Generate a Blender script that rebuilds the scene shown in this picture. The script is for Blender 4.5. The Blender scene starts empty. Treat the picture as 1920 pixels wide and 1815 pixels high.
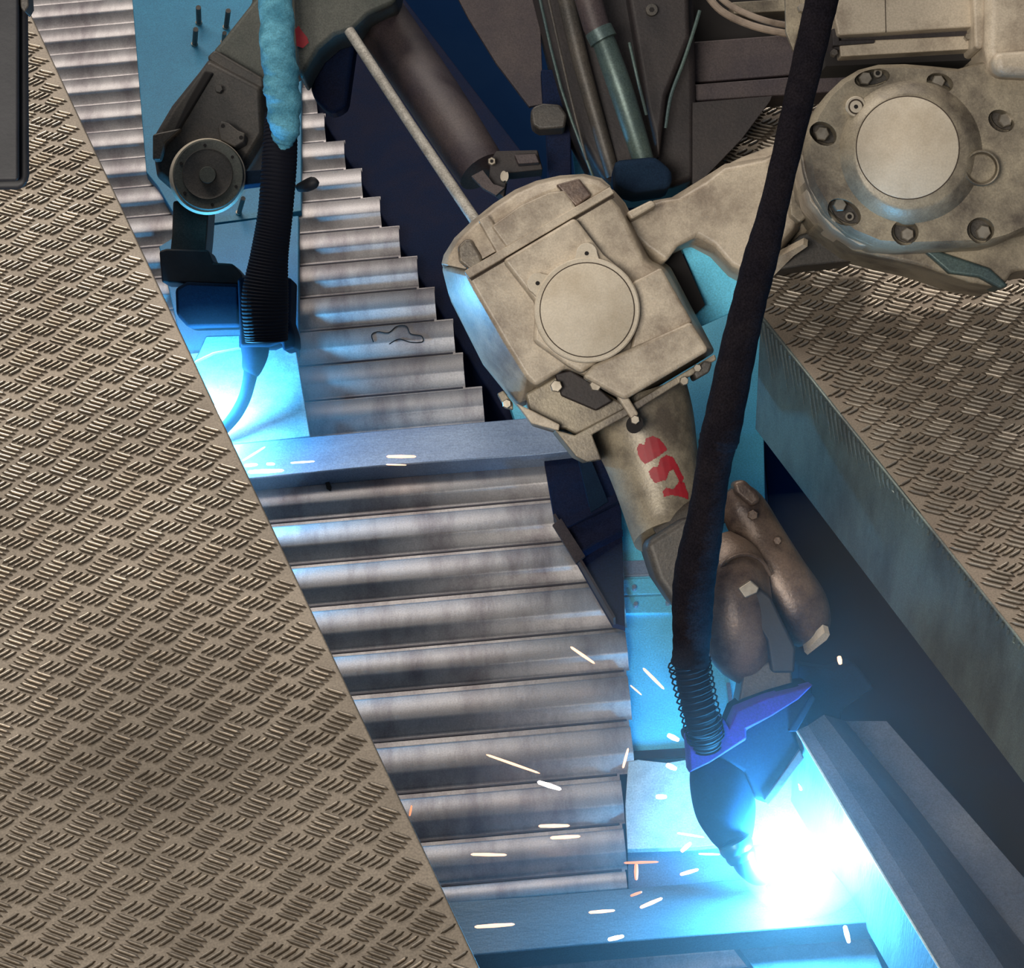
import bpy, bmesh, math, random
from mathutils import Vector, Matrix
from mathutils.bvhtree import BVHTree
random.seed(7)
PI = math.pi
SC = bpy.context.scene
COL = SC.collection

# ------------------------------------------------------------------ camera
FPX, DC = 4000.0, 3.4
T, RHO = math.radians(40), math.radians(5)
FW = Vector((0, math.sin(T), -math.cos(T)))
_U = Vector((0, math.cos(T), math.sin(T)))
_X = Vector((1, 0, 0))
RT = _X * math.cos(RHO) - _U * math.sin(RHO)
UP = _X * math.sin(RHO) + _U * math.cos(RHO)
CAM = -FW * DC
cd = bpy.data.cameras.new('camera')
cam = bpy.data.objects.new('camera', cd)
COL.objects.link(cam)
cam.matrix_world = Matrix(((RT.x, UP.x, -FW.x, CAM.x), (RT.y, UP.y, -FW.y, CAM.y), (RT.z, UP.z, -FW.z, CAM.z), (0, 0, 0, 1)))
cd.sensor_width = 36
cd.sensor_fit = 'HORIZONTAL'
cd.lens = FPX / 1920 * 36
cd.clip_end = 60
SC.camera = cam

def ray(x, y):
    return FW + RT * ((x - 960) / FPX) - UP * ((y - 907.5) / FPX)
def W(x, y, d):                       # point of a pixel at a depth d along the view axis (metres)
    return CAM + ray(x, y) * d
def G(x, y, z=0.0):                   # point of a pixel on the level z
    r = ray(x, y)
    return CAM + r * ((z - CAM.z) / r.z)

# ------------------------------------------------------------------ world, lights, exposure
w = bpy.data.worlds.new('world'); SC.world = w; w.use_nodes = True
w.node_tree.nodes['Background'].inputs[0].default_value = (0.62, 0.72, 0.9, 1)
w.node_tree.nodes['Background'].inputs[1].default_value = 0.13
SC.view_settings.view_transform = 'Standard'
SC.view_settings.look = 'None'
SC.view_settings.exposure = 0.0
SC.view_settings.gamma = 1.0
SC.view_settings.use_curve_mapping = False
SC.cycles.use_denoising = True
SC.cycles.max_bounces = 6
SC.cycles.volume_bounces = 1
SC.cycles.sample_clamp_indirect = 4
SC.cycles.caustics_reflective = False
SC.cycles.caustics_refractive = False

def area(name, loc, target, size, size_y, power, col):
    l = bpy.data.lights.new(name, 'AREA'); l.shape = 'RECTANGLE'; l.size = size; l.size_y = size_y
    l.energy = power; l.color = col
    o = bpy.data.objects.new(name, l); COL.objects.link(o); o.location = loc
    o.rotation_euler = (Vector(target) - Vector(loc)).to_track_quat('-Z', 'Y').to_euler()
    return o
def point(name, loc, radius, power, col):
    l = bpy.data.lights.new(name, 'POINT'); l.shadow_soft_size = radius; l.energy = power; l.color = col
    o = bpy.data.objects.new(name, l); COL.objects.link(o); o.location = loc
    return o
area('hall_lamp', (-1.2, 2.7, 3.6), (-0.1, -0.1, 0.1), 2.8, 1.4, 105, (1.0, 0.90, 0.79))
area('hall_lamp_far', (1.5, 3.4, 3.6), (0.4, 0.0, 0.2), 1.8, 0.5, 30, (1.0, 0.9, 0.78))
area('fill_light_behind', (-1.3, -3.2, 3.6), (0.2, -0.1, 0.3), 1.8, 1.2, 175, (1.0, 0.92, 0.81))  # unseen fill added behind the camera to brighten front faces
ARC = G(1482, 1648, 0.05)
ARC2 = G(400, 775, 0.045)
point('weld_arc_light', ARC + Vector((0, 0, 0.035)), 0.02, 34, (0.075, 0.50, 1.0))
point('weld_arc_light_left', ARC2 + Vector((0, 0, 0.045)), 0.02, 11, (0.075, 0.50, 1.0))

# ------------------------------------------------------------------ materials
def mat(name, base, rough=0.6, metal=0.0, dirt=None, dscale=8.0, damt=0.5, dlo=0.42, dhi=0.62, bump=0.0, bscale=300.0, grain=0.0, stretch=None, emit=None, estr=0.0, spec=0.5):
    m = bpy.data.materials.new(name); m.use_nodes = True
    nt = m.node_tree; n = nt.nodes; L = nt.links
    b = n['Principled BSDF']
    b.inputs['Base Color'].default_value = (*base, 1)
    b.inputs['Roughness'].default_value = rough
    b.inputs['Metallic'].default_value = metal
    b.inputs['Specular IOR Level'].default_value = spec
    tc = n.new('ShaderNodeTexCoord')
    vec = tc.outputs['Object']
    if stretch:
        mp = n.new('ShaderNodeMapping'); mp.inputs['Scale'].default_value = stretch
        L.new(vec, mp.inputs[0]); vec = mp.outputs[0]
    col = None
    if dirt is not None:
        ns = n.new('ShaderNodeTexNoise'); ns.inputs['Scale'].default_value = dscale
        ns.inputs['Detail'].default_value = 8; ns.inputs['Roughness'].default_value = 0.65
        L.new(vec, ns.inputs['Vector'])
        r = n.new('ShaderNodeMapRange'); r.inputs[1].default_value = dlo; r.inputs[2].default_value = dhi
        r.inputs[3].default_value = 0; r.inputs[4].default_value = damt
        L.new(ns.outputs['Fac'], r.inputs[0])
        mx = n.new('ShaderNodeMix'); mx.data_type = 'RGBA'
        mx.inputs[6].default_value = (*base, 1); mx.inputs[7].default_value = (*dirt, 1)
        L.new(r.outputs[0], mx.inputs[0]); col = mx.outputs[2]
    if grain > 0:
        g = n.new('ShaderNodeTexNoise'); g.inputs['Scale'].default_value = 420; g.inputs['Detail'].default_value = 3
        L.new(tc.outputs['Object'], g.inputs['Vector'])
        r2 = n.new('ShaderNodeMapRange'); r2.inputs[1].default_value = 0.3; r2.inputs[2].default_value = 0.7
        r2.inputs[3].default_value = 1 - grain; r2.inputs[4].default_value = 1 + grain
        L.new(g.outputs['Fac'], r2.inputs[0])
        mm = n.new('ShaderNodeMix'); mm.data_type = 'RGBA'; mm.blend_type = 'MULTIPLY'; mm.inputs[0].default_value = 1
        if col: L.new(col, mm.inputs[6])
        else: mm.inputs[6].default_value = (*base, 1)
        L.new(r2.outputs[0], mm.inputs[7]); col = mm.outputs[2]
    if col: L.new(col, b.inputs['Base Color'])
    if bump > 0:
        bn = n.new('ShaderNodeTexNoise'); bn.inputs['Scale'].default_value = bscale; bn.inputs['Detail'].default_value = 4
        L.new(vec, bn.inputs['Vector'])
        bp = n.new('ShaderNodeBump'); bp.inputs['Strength'].default_value = bump; bp.inputs['Distance'].default_value = 0.002
        L.new(bn.outputs['Fac'], bp.inputs['Height']); L.new(bp.outputs[0], b.inputs['Normal'])
    if emit:
        b.inputs['Emission Color'].default_value = (*emit, 1); b.inputs['Emission Strength'].default_value = estr
    return m

M = {}
M['tread'] = mat('aluminium_tread_plate', (0.25, 0.213, 0.17), 0.5, 0.35, (0.12, 0.10, 0.078), 5, 0.75, 0.38, 0.66, 0.25, 60, 0.22)
M['tread_bar'] = mat('flank_shaded_tread_bar', (0.80, 0.72, 0.61), 0.30, 0.75, (0.2, 0.16, 0.12), 7, 0.7, 0.4, 0.66, 0.1, 200, 0.15)
M['tread_r'] = mat('aluminium_tread_plate_far', (0.31, 0.26, 0.205), 0.45, 0.35, (0.24, 0.19, 0.15), 6, 0.7, 0.4, 0.65, 0.25, 60, 0.2)
M['side_plate'] = mat('brushed_side_plate', (0.23, 0.28, 0.265), 0.45, 0.55, (0.12, 0.13, 0.13), 10, 0.8, 0.4, 0.62, 0.6, 60, 0.2, stretch=(1.2, 1.2, 0.35))
M['sheet'] = mat('bare_steel_sheet', (0.47, 0.45, 0.455), 0.52, 0.7, (0.16, 0.13, 0.15), 9, 0.75, 0.46, 0.70, 0.12, 120, 0.14, stretch=(1.6, 0.45, 1))
M['sheet_line'] = mat('rib_seam_steel', (0.06, 0.06, 0.08), 0.5, 0.4)
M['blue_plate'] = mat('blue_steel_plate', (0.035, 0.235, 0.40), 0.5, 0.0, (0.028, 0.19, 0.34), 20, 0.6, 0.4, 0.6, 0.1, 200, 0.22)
M['blue_arclit'] = mat('arc_lit_blue_plate', (0.14, 0.62, 0.88), 0.5, 0.0, (0.11, 0.55, 0.80), 20, 0.6, 0.4, 0.6, 0.1, 200, 0.18)  # brighter copy of the blue: arc light put into the colour
M['wallsteel'] = mat('scorched_wall_steel', (0.10, 0.13, 0.15), 0.6, 0.1, (0.06, 0.08, 0.10), 14, 0.7, 0.4, 0.6, 0.4, 90, 0.2, stretch=(3, 3, .5))
M['band_dark'] = mat('dark_teal_member', (0.11, 0.16, 0.19), 0.5, 0.2, (0.07, 0.11, 0.14), 8, 0.7, 0.4, 0.6, 0.25, 130, 0.2, stretch=(0.6, 2, 1))
M['bare_plate'] = mat('bare_bright_plate', (0.55, 0.60, 0.60), 0.4, 0.2, (0.35, 0.42, 0.45), 40, 0.6, 0.4, 0.6, 0.3, 120, 0.2)
M['band'] = mat('cross_member_steel', (0.26, 0.33, 0.45), 0.42, 0.3, (0.18, 0.24, 0.36), 8, 0.7, 0.4, 0.6, 0.25, 130, 0.2, stretch=(0.6, 2, 1))
M['navy'] = mat('dark_navy_shade', (0.005, 0.012, 0.040), 0.7, 0.0, (0.014, 0.015, 0.035), 12, 0.6, 0.4, 0.6, 0, 1, 0.3, spec=0.1)
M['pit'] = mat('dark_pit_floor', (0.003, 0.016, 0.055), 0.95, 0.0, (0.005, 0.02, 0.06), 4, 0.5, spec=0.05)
M['beige'] = mat('dusty_beige_enamel', (0.48, 0.41, 0.315), 0.42, 0.0, (0.13, 0.092, 0.064), 12, 0.75, 0.44, 0.66, 0.15, 260, 0.14)
M['beige_cover'] = mat('beige_cover_enamel', (0.55, 0.485, 0.385), 0.6, 0.0, (0.36, 0.29, 0.20), 9, 0.6, 0.5, 0.7, 0.08, 260, 0.09)
M['olive'] = mat('dirty_olive_casting', (0.32, 0.275, 0.20), 0.42, 0.1, (0.075, 0.06, 0.048), 11, 0.9, 0.42, 0.64, 0.2, 260, 0.16)
M['brown'] = mat('heat_stained_brown_casting', (0.17, 0.118, 0.088), 0.40, 0.2, (0.035, 0.022, 0.024), 11, 0.95, 0.42, 0.62, 0.25, 200, 0.2)
M['darkcast'] = mat('sooty_dark_casting', (0.075, 0.065, 0.055), 0.5, 0.1, (0.03, 0.03, 0.03), 14, 0.7, 0.4, 0.6, 0.2, 200, 0.3)
M['greycast'] = mat('grey_green_casting', (0.085, 0.088, 0.075), 0.5, 0.1, (0.03, 0.04, 0.035), 12, 0.7, 0.4, 0.65, 0.15, 200, 0.3)
M['black'] = mat('black_plastic', (0.010, 0.011, 0.016), 0.6, 0.0, (0.03, 0.03, 0.035), 20, 0.4, bump=0.1, bscale=200)
M['cloth'] = mat('black_woven_sleeve', (0.008, 0.007, 0.010), 0.95, 0.0, (0.016, 0.013, 0.015), 25, 0.5, spec=0.05, bump=0.5, bscale=90, grain=0.4)
M['bluecloth'] = mat('pale_blue_sleeve', (0.16, 0.50, 0.66), 0.8, 0.0, (0.05, 0.24, 0.36), 16, 0.9, 0.4, 0.62, 0.8, 45, 0.25, stretch=(1, 2.2, 2.2))
M['rubber'] = mat('black_rubber_hose', (0.006, 0.007, 0.014), 0.75, 0.0, spec=0.2)
M['tool'] = mat('dark_blue_torch_body', (0.008, 0.020, 0.042), 0.9, 0.0, (0.005, 0.012, 0.03), 18, 0.6, spec=0.1, bump=0.1, bscale=200, grain=0.2)
M['violet'] = mat('violet_flare_tint', (0.028, 0.008, 0.20), 0.8, 0.0, (0.014, 0.008, 0.11), 18, 0.7, bump=0.1, bscale=200, grain=0.25)  # lens flare colour given to a solid part
M['steel'] = mat('worn_bolt_steel', (0.38, 0.34, 0.28), 0.35, 0.6, (0.2, 0.17, 0.13), 60, 0.6)
M['copper'] = mat('sooty_nozzle', (0.05, 0.16, 0.19), 0.35, 0.5)
M['red'] = mat('red_marking_paint', (0.33, 0.012, 0.022), 0.55, 0.0, (0.2, 0.008, 0.016), 50, 0.6)
M['rod'] = mat('dusty_pale_rod', (0.42, 0.40, 0.36), 0.6, 0.2, (0.26, 0.24, 0.21), 60, 0.7, 0.4, 0.6, 0.3, 150, 0.3)
M['rust'] = mat('brown_primer_steel', (0.062, 0.046, 0.046), 0.55, 0.1, (0.03, 0.022, 0.03), 9, 0.8, 0.4, 0.62, 0.15, 200, 0.3)
M['rust_dark'] = mat('dark_primer_steel', (0.026, 0.020, 0.020), 0.6, 0.1, (0.012, 0.010, 0.013), 9, 0.8, bump=0.2, bscale=200, grain=0.3)
M['teal'] = mat('teal_grey_cylinder', (0.085, 0.125, 0.115), 0.42, 0.4, (0.05, 0.08, 0.09), 14, 0.8, 0.4, 0.62, 0.1, 200, 0.25)
M['beam'] = mat('dusty_grey_channel', (0.12, 0.14, 0.18), 0.5, 0.2, (0.055, 0.075, 0.12), 6, 0.8, 0.4, 0.62, 0.2, 150, 0.25)
M['cable'] = mat('tan_cable', (0.28, 0.22, 0.17), 0.5, 0.0, (0.12, 0.09, 0.07), 30, 0.7)
M['hole'] = mat('dark_recess', (0.012, 0.010, 0.010), 0.9)
M['groove'] = mat('dark_joint_line', (0.05, 0.035, 0.025), 0.9)
M['spark'] = mat('glowing_spark', (0.9, 0.4, 0.2), 0.5, emit=(1.0, 0.52, 0.30), estr=2.6)
M['spark_hot'] = mat('white_hot_spark', (0.9, 0.8, 0.7), 0.5, emit=(1.0, 0.93, 0.9), estr=4.0)
M['spark_red'] = mat('cooling_spark', (0.8, 0.3, 0.15), 0.5, emit=(1.0, 0.30, 0.13), estr=1.2)
M['arc'] = mat('arc_plasma', (1, 1, 1), 0.5, emit=(0.55, 0.85, 1.0), estr=60)

def shade_flanks(m, h):  # darkens bars by height: shaded flanks and bright crests painted in
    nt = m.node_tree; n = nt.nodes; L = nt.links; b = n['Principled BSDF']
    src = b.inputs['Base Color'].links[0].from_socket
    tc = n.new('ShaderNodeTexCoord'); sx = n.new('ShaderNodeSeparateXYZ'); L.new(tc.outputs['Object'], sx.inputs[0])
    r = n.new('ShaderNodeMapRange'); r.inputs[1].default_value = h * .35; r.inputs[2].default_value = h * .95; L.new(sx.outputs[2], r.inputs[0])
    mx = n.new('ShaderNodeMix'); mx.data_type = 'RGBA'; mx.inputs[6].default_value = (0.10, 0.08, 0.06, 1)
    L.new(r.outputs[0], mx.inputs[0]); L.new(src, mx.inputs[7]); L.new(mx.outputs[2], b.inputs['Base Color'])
shade_flanks(M['tread_bar'], .0036)
# ------------------------------------------------------------------ object helpers
WL = {}                                # world location of every parent
def finish(name, verts, faces, m, parent=None, bevel=0.0, seg=2, angle=35, smooth=True, origin=None):
    me = bpy.data.meshes.new(name)
    if parent is not None:
        org = WL[parent.name]
    elif origin is not None:
        org = Vector(origin)
    else:
        c = sum(verts, Vector()) / len(verts)
        org = Vector((c.x, c.y, min(v.z for v in verts)))
    me.from_pydata([(v - org)[:] for v in verts], [], faces)
    bm = bmesh.new(); bm.from_mesh(me)
    bmesh.ops.remove_doubles(bm, verts=bm.verts, dist=1e-6)
    bmesh.ops.recalc_face_normals(bm, faces=bm.faces)
    bm.to_mesh(me); bm.free()
    me.materials.append(M[m] if isinstance(m, str) else m)
    if smooth:
        me.polygons.foreach_set('use_smooth', [True] * len(me.polygons))
        if not bevel: me.set_sharp_from_angle(angle=math.radians(angle))
    o = bpy.data.objects.new(name, me); COL.objects.link(o)
    if parent is not None: o.parent = parent
    else: o.location = org
    WL[o.name] = org.copy()
    if bevel:
        b = o.modifiers.new('bevel', 'BEVEL'); b.width = bevel; b.segments = seg; b.limit_method = 'ANGLE'
        b.angle_limit = math.radians(angle); b.harden_normals = True
    return o
def tag(o, label, cat, group=None, kind=None):
    if label: o['label'] = label
    if cat: o['category'] = cat
    if group: o['group'] = group
    if kind: o['kind'] = kind
    return o
def empty(name, loc, label, cat, group=None):
    o = bpy.data.objects.new(name, None); COL.objects.link(o); o.location = loc; o.empty_display_size = 0.05
    WL[o.name] = Vector(loc)
    return tag(o, label, cat, group)
def rings(name, rs, m, parent=None, caps=True, closed=True, **k):
    v = []; f = []; n = len(rs[0])
    for r in rs: v += [Vector(p) for p in r]
    for i in range(len(rs) - 1):
        for j in range(n if closed else n - 1):
            a = i * n + j; b = i * n + (j + 1) % n
            f.append((a, b, b + n, a + n))
    if caps:
        f.append(tuple(range(n))[::-1]); f.append(tuple((len(rs) - 1) * n + j for j in range(n)))
    return finish(name, v, f, m, parent, **k)
def cen(poly):
    return (sum(p[0] for p in poly) / len(poly), sum(p[1] for p in poly) / len(poly))
def ext(name, poly, d0, d1, m, parent=None, inset=0, idep=0.0, grow=0, dirv=None, **k):
    """prism seen end-on by the lens: outline at depth d0, running back to d1; inset/idep make a sloped front rim"""
    D = dirv if dirv is not None else FW
    c = cen(poly); rs = []
    back = [W(x, y, d0) for x, y in poly]
    if inset:
        fr = []
        for x, y in poly:
            L = math.hypot(x - c[0], y - c[1]) or 1
            q = max(0, 1 - inset / L)
            fr.append(W(c[0] + (x - c[0]) * q, c[1] + (y - c[1]) * q, d0))
        back = [p + FW * idep for p in back]
        rs.append(fr)
    rs.append(back)
    rs.append([p + D * (d1 - d0 - (idep if inset else 0)) for p in back])
    return rings(name, rs, m, parent, **k)
def slab(name, poly, z, th, m, parent=None, **k):
    """flat plate whose top face lies on level z"""
    top = [G(x, y, z) for x, y in poly]
    return rings(name, [top, [p - Vector((0, 0, th)) for p in top]], m, parent, **k)
def ell(cx, cy, rx, ry=None, rot=0.0, n=40):
    ry = ry or rx; c, s = math.cos(rot), math.sin(rot)
    return [(cx + rx * math.cos(t) * c - ry * math.sin(t) * s, cy + rx * math.cos(t) * s + ry * math.sin(t) * c)
            for t in [2 * PI * i / n for i in range(n)]]
def tube_pts(pts, rad, n=14, wob=None):
    """rings along a 3-D path with parallel-transported frames"""
    rs = []; N = len(pts); nrm = None
    for i in range(N):
        t = (pts[min(i + 1, N - 1)] - pts[max(i - 1, 0)]).normalized()
        if nrm is None:
            nrm = t.cross(FW).normalized()
            if nrm.length < 0.1: nrm = t.cross(Vector((1, 0, 0))).normalized()
        nrm = (nrm - t * nrm.dot(t)).normalized()
        b = t.cross(nrm)
        r = rad[i] if isinstance(rad, (list, tuple)) else rad
        ring = []
        for j in range(n):
            a = 2 * PI * j / n
            q = r * (wob(i, a) if wob else 1)
            ring.append(pts[i] + nrm * (q * math.cos(a)) + b * (q * math.sin(a)))
        rs.append(ring)
    return rs
def smoothpath(pts, k=6):
    """Catmull-Rom through tuples"""
    out = []; P = [pts[0]] + list(pts) + [pts[-1]]
    for i in range(1, len(P) - 2):
        for s in range(k):
            t = s / k
            out.append(tuple(0.5 * ((2 * b) + (-a + c) * t + (2 * a - 5 * b + 4 * c - d) * t * t + (-a + 3 * b - 3 * c + d) * t ** 3)
                             for a, b, c, d in zip(P[i - 1], P[i], P[i + 1], P[i + 2])))
    out.append(tuple(pts[-1])); return out
def limb(name, pts, m, parent=None, k=6, n=20, wob=None, **kw):
    """pts: (px, py, depth, radius in px); round-section member"""
    sp = smoothpath(pts, k) if k > 1 else pts
    P = [W(x, y, d) for x, y, d, r in sp]; R = [r * d / FPX for x, y, d, r in sp]
    return rings(name, tube_pts(P, R, n, wob), m, parent, **kw)
def cyl(name, a, b, r, m, parent=None, n=20, **k):
    return rings(name, tube_pts([Vector(a), Vector(b)], r, n), m, parent, **k)
def bolt(parent, x, y, d, r, m='steel', name='bolt', socket=False, hexn=6):
    o = ext(name, ell(x, y, r, n=hexn, rot=random.random()), d, d + 0.012, m, parent, inset=r * 0.15, idep=0.0015, angle=20)
    if socket:
        ext('bolt_socket', ell(x, y, r * 0.45, n=6), d - 0.0003, d + 0.004, 'hole', o)
    return o
def carve(o, cutters):
    """real recesses: evaluate the booleans, keep the result, delete the cutters"""
    for c in cutters:
        b = o.modifiers.new('cut', 'BOOLEAN'); b.operation = 'DIFFERENCE'; b.object = c; b.solver = 'EXACT'
    bpy.context.view_layer.update()
    dg = bpy.context.evaluated_depsgraph_get()
    me = bpy.data.meshes.new_from_object(o.evaluated_get(dg))
    for mo in list(o.modifiers): o.modifiers.remove(mo)
    o.data = me
    for c in cutters: bpy.data.objects.remove(c, do_unlink=True)
    me.polygons.foreach_set('use_smooth', [True] * len(me.polygons)); me.set_sharp_from_angle(angle=math.radians(32))
    return o
def decal(name, poly, target, m, parent, off=0.0007, step=1.6):
    """paint mark: a thin skin of small faces that follows the surface below it"""
    dg = bpy.context.evaluated_depsgraph_get(); bpy.context.view_layer.update()
    mw = Matrix.Translation(WL[target.name])
    bv = BVHTree.FromPolygons([mw @ v.co for v in target.data.vertices], [p.vertices[:] for p in target.data.polygons])
    def inside(x, y):
        r = False; j = len(poly) - 1
        for i in range(len(poly)):
            a, b = poly[i], poly[j]
            if (a[1] > y) != (b[1] > y) and x < (b[0] - a[0]) * (y - a[1]) / (b[1] - a[1]) + a[0]: r = not r
            j = i
        return r
    xs = [p[0] for p in poly]; ys = [p[1] for p in poly]; idx = {}; v = []; f = []
    def vid(i, j):
        if (i, j) not in idx:
            h = bv.ray_cast(CAM, ray(min(xs) + i * step, min(ys) + j * step))
            idx[i, j] = None if h[0] is None else len(v)
            if h[0] is not None: v.append(h[0] - ray(min(xs) + i * step, min(ys) + j * step) * off)
        return idx[i, j]
    for i in range(int((max(xs) - min(xs)) / step) + 1):
        for j in range(int((max(ys) - min(ys)) / step) + 1):
            if inside(min(xs) + (i + .5) * step, min(ys) + (j + .5) * step):
                q = [vid(i, j), vid(i + 1, j), vid(i + 1, j + 1), vid(i, j + 1)]
                if None not in q: f.append(tuple(q))
    return finish(name, v, f, m, parent)

def facet(name, poly, ref, n, th, m, parent, **k):
    n = Vector(n).normalized(); o = W(*ref); fr = []
    for x, y in poly:
        r = ray(x, y); fr.append(CAM + r * ((o - CAM).dot(n) / r.dot(n)))
    return rings(name, [fr, [p - n * th for p in fr]], m, parent, **k)
# ================================================================== SETTING
fl = finish('floor', [Vector((-4, -3, -0.75)), Vector((4, -3, -0.75)), Vector((4, 5, -0.75)), Vector((-4, 5, -0.75))], [(0, 1, 2, 3)], 'pit')
tag(fl, 'dark navy pit floor below the welding line', None, kind='structure')

# ---- tread plate platforms
def tread(name, outline, z, th, lat, region, m, label, barlen, cat='platform', hgt=0.0034):
    """outline: list of world xy; lat: reference pixel and pixel vectors (column, two-column, bar A, step A, bar B, step B)"""
    root = empty(name, Vector((outline[0][0], outline[0][1], z)), label, cat)
    top = [Vector((p[0], p[1], z)) for p in outline]
    plate = rings('deck_plate', [top, [p - Vector((0, 0, th)) for p in top]], m, root, bevel=0.004, seg=3)
    (rx, ry), vs = lat
    o = G(rx, ry, z)
    c, w2, ab, asx, bb, bs = [G(rx + v[0], ry + v[1], z) - o for v in vs]
    def inp(p):
        r = False; j = len(outline) - 1
        for i in range(len(outline)):
            a, b = outline[i], outline[j]
            if (a[1] > p.y) != (b[1] > p.y) and p.x < (b[0] - a[0]) * (p.y - a[1]) / (b[1] - a[1]) + a[0]: r = not r
            j = i
        return r
    v = []; f = []
    def bar(p, d):
        L = d.length / 2 * 1.22 * random.uniform(.92, 1.05); u = d.normalized(); s = Vector((-u.y, u.x, 0)); wd = barlen
        h = hgt * random.uniform(.85, 1.1)
        k = len(v)
        for a, b, zz in ((-1, 0, 0), (-.45, 1, 0), (.45, 1, 0), (1, 0, 0), (.45, -1, 0), (-.45, -1, 0), (-.62, .16, 1), (.62, .16, 1), (-.62, -.16, 1), (.62, -.16, 1)):
            v.append(p + u * (a * L) + s * (b * wd) + Vector((0, 0, -0.0003 + zz * h)))
        f.extend([(k, k + 6, k + 1), (k + 1, k + 6, k + 7, k + 2), (k + 2, k + 7, k + 3), (k, k + 5, k + 8), (k + 5, k + 4, k + 9, k + 8),
                  (k + 4, k + 3, k + 9), (k, k + 8, k + 6), (k + 6, k + 8, k + 9, k + 7), (k + 7, k + 9, k + 3)])
    n1, n2 = region
    for i in range(-n1, n1):
        for j in range(-n2, n2):
            for t in (0, 1):
                p = o + c * (i + .5 * t) + w2 * (j + .5 * t)
                if not inp(p): continue
                # keep to what lies near the view
                q = p - CAM; dd = q.dot(FW); px = 960 + FPX * q.dot(RT) / dd; py = 907 - FPX * q.dot(UP) / dd
                if not (-500 < px < 2400 and -400 < py < 2300): continue
                bd, st = (ab, asx) if t == 0 else (bb, bs)
                for k in range(-2, 3):
                    cc = p + st * k
                    if inp(cc + bd * .62) and inp(cc - bd * .62): bar(cc, bd * (1.0 - .06 * abs(k)))
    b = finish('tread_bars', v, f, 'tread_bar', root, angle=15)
    b['kind'] = 'stuff'
    return root, plate
sL = .1102
def V(*a, s=sL): return [(x * s, y * s) for x, y in a]
e0, e1 = G(60, 30, .75), G(900, 1815, .75)
dirL = (e1 - e0).normalized(); ea = e0 - dirL * 0.9; eb = e1 + dirL * 0.5
nL = Vector((dirL.y, -dirL.x, 0))
if nL.x > 0: nL = -nL
outL = [ea, eb, eb + nL * 1.3, ea + nL * 1.3]
tread('tread_plate_walkway', outL, .75, .006, ((150 + 700 * sL, 1200 + 780 * sL), V((143, 385), (930, -95), (262, -150), (110, 30), (350, 112), (-75, 65))),
      (60, 25), 'tread', 'brown dusty five-bar tread plate walkway filling the left side of the picture', .0021)
wk = bpy.data.objects['tread_plate_walkway']
# turned-down edge of the left walkway and its stringer
rings('edge_lip', [[ea + Vector((0, 0, -.003)), ea + Vector((0, 0, -.05)), ea + Vector((0, 0, -.05)) + nL * .004, ea + Vector((0, 0, -.003)) + nL * .004],
                   [eb + Vector((0, 0, -.003)), eb + Vector((0, 0, -.05)), eb + Vector((0, 0, -.05)) + nL * .004, eb + Vector((0, 0, -.003)) + nL * .004]], 'side_plate', wk)

r0, r1 = G(1428, 596, .35), G(1920, 1212, .35)
dirR = (r1 - r0).normalized(); rb = r1 + dirR * 0.6
nR = Vector((-dirR.y, dirR.x, 0))
if nR.x < 0: nR = -nR
rA = r0 - dirR * .004
back = G(1300, 330, .35)
outR = [rA, rb, rb + nR * 1.6, rA + nR * 1.6 - dirR * 2.0, G(1290, 120, .35), G(1270, 330, .35), G(1370, 470, .35)]
rt, rpl = tread('tread_plate_platform', outR, .35, .006, ((1600 + 440 * sL, 650 + 690 * sL), V((218, 290), (865, -70), (205, -112), (105, 27), (400, 92), (-55, 60))),
      (60, 25), 'tread_r', 'tread plate platform with deep folded side, under the big beige robot joint', .0028, hgt=.004)
dn = Vector((0, 0, -.25))
rings('side_panel', [[rA, rb, rb + nR * .006, rA + nR * .006], [rA + dn, rb + dn, rb + dn + nR * .006, rA + dn + nR * .006]], 'side_plate', rt, bevel=.002)
# bars that wrap over the folded edge and fade down the panel
v = []; f = []
for i in range(62):
    s = i * .0125
    p = rA + dirR * s - nR * .0012
    hgt = .10 * max(.12, 1 - s / .5) * random.uniform(.5, 1.1)
    off = dirR * (hgt * .32)
    k = len(v); a = dirR * .0022
    for zz, o_, q in ((-.001, 0, 1), (-.012, .1, 1), (-hgt, 1, .2)):
        c = p + off * o_ + Vector((0, 0, zz))
        v += [c - a * q, c - nR * (.0022 * q), c + a * q]
    for u in (0, 3):
        f += [(k + u, k + u + 1, k + u + 4, k + u + 3), (k + u + 1, k + u + 2, k + u + 5, k + u + 4)]
o = finish('edge_bars', v, f, 'side_plate', rt); o['kind'] = 'stuff'

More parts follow.
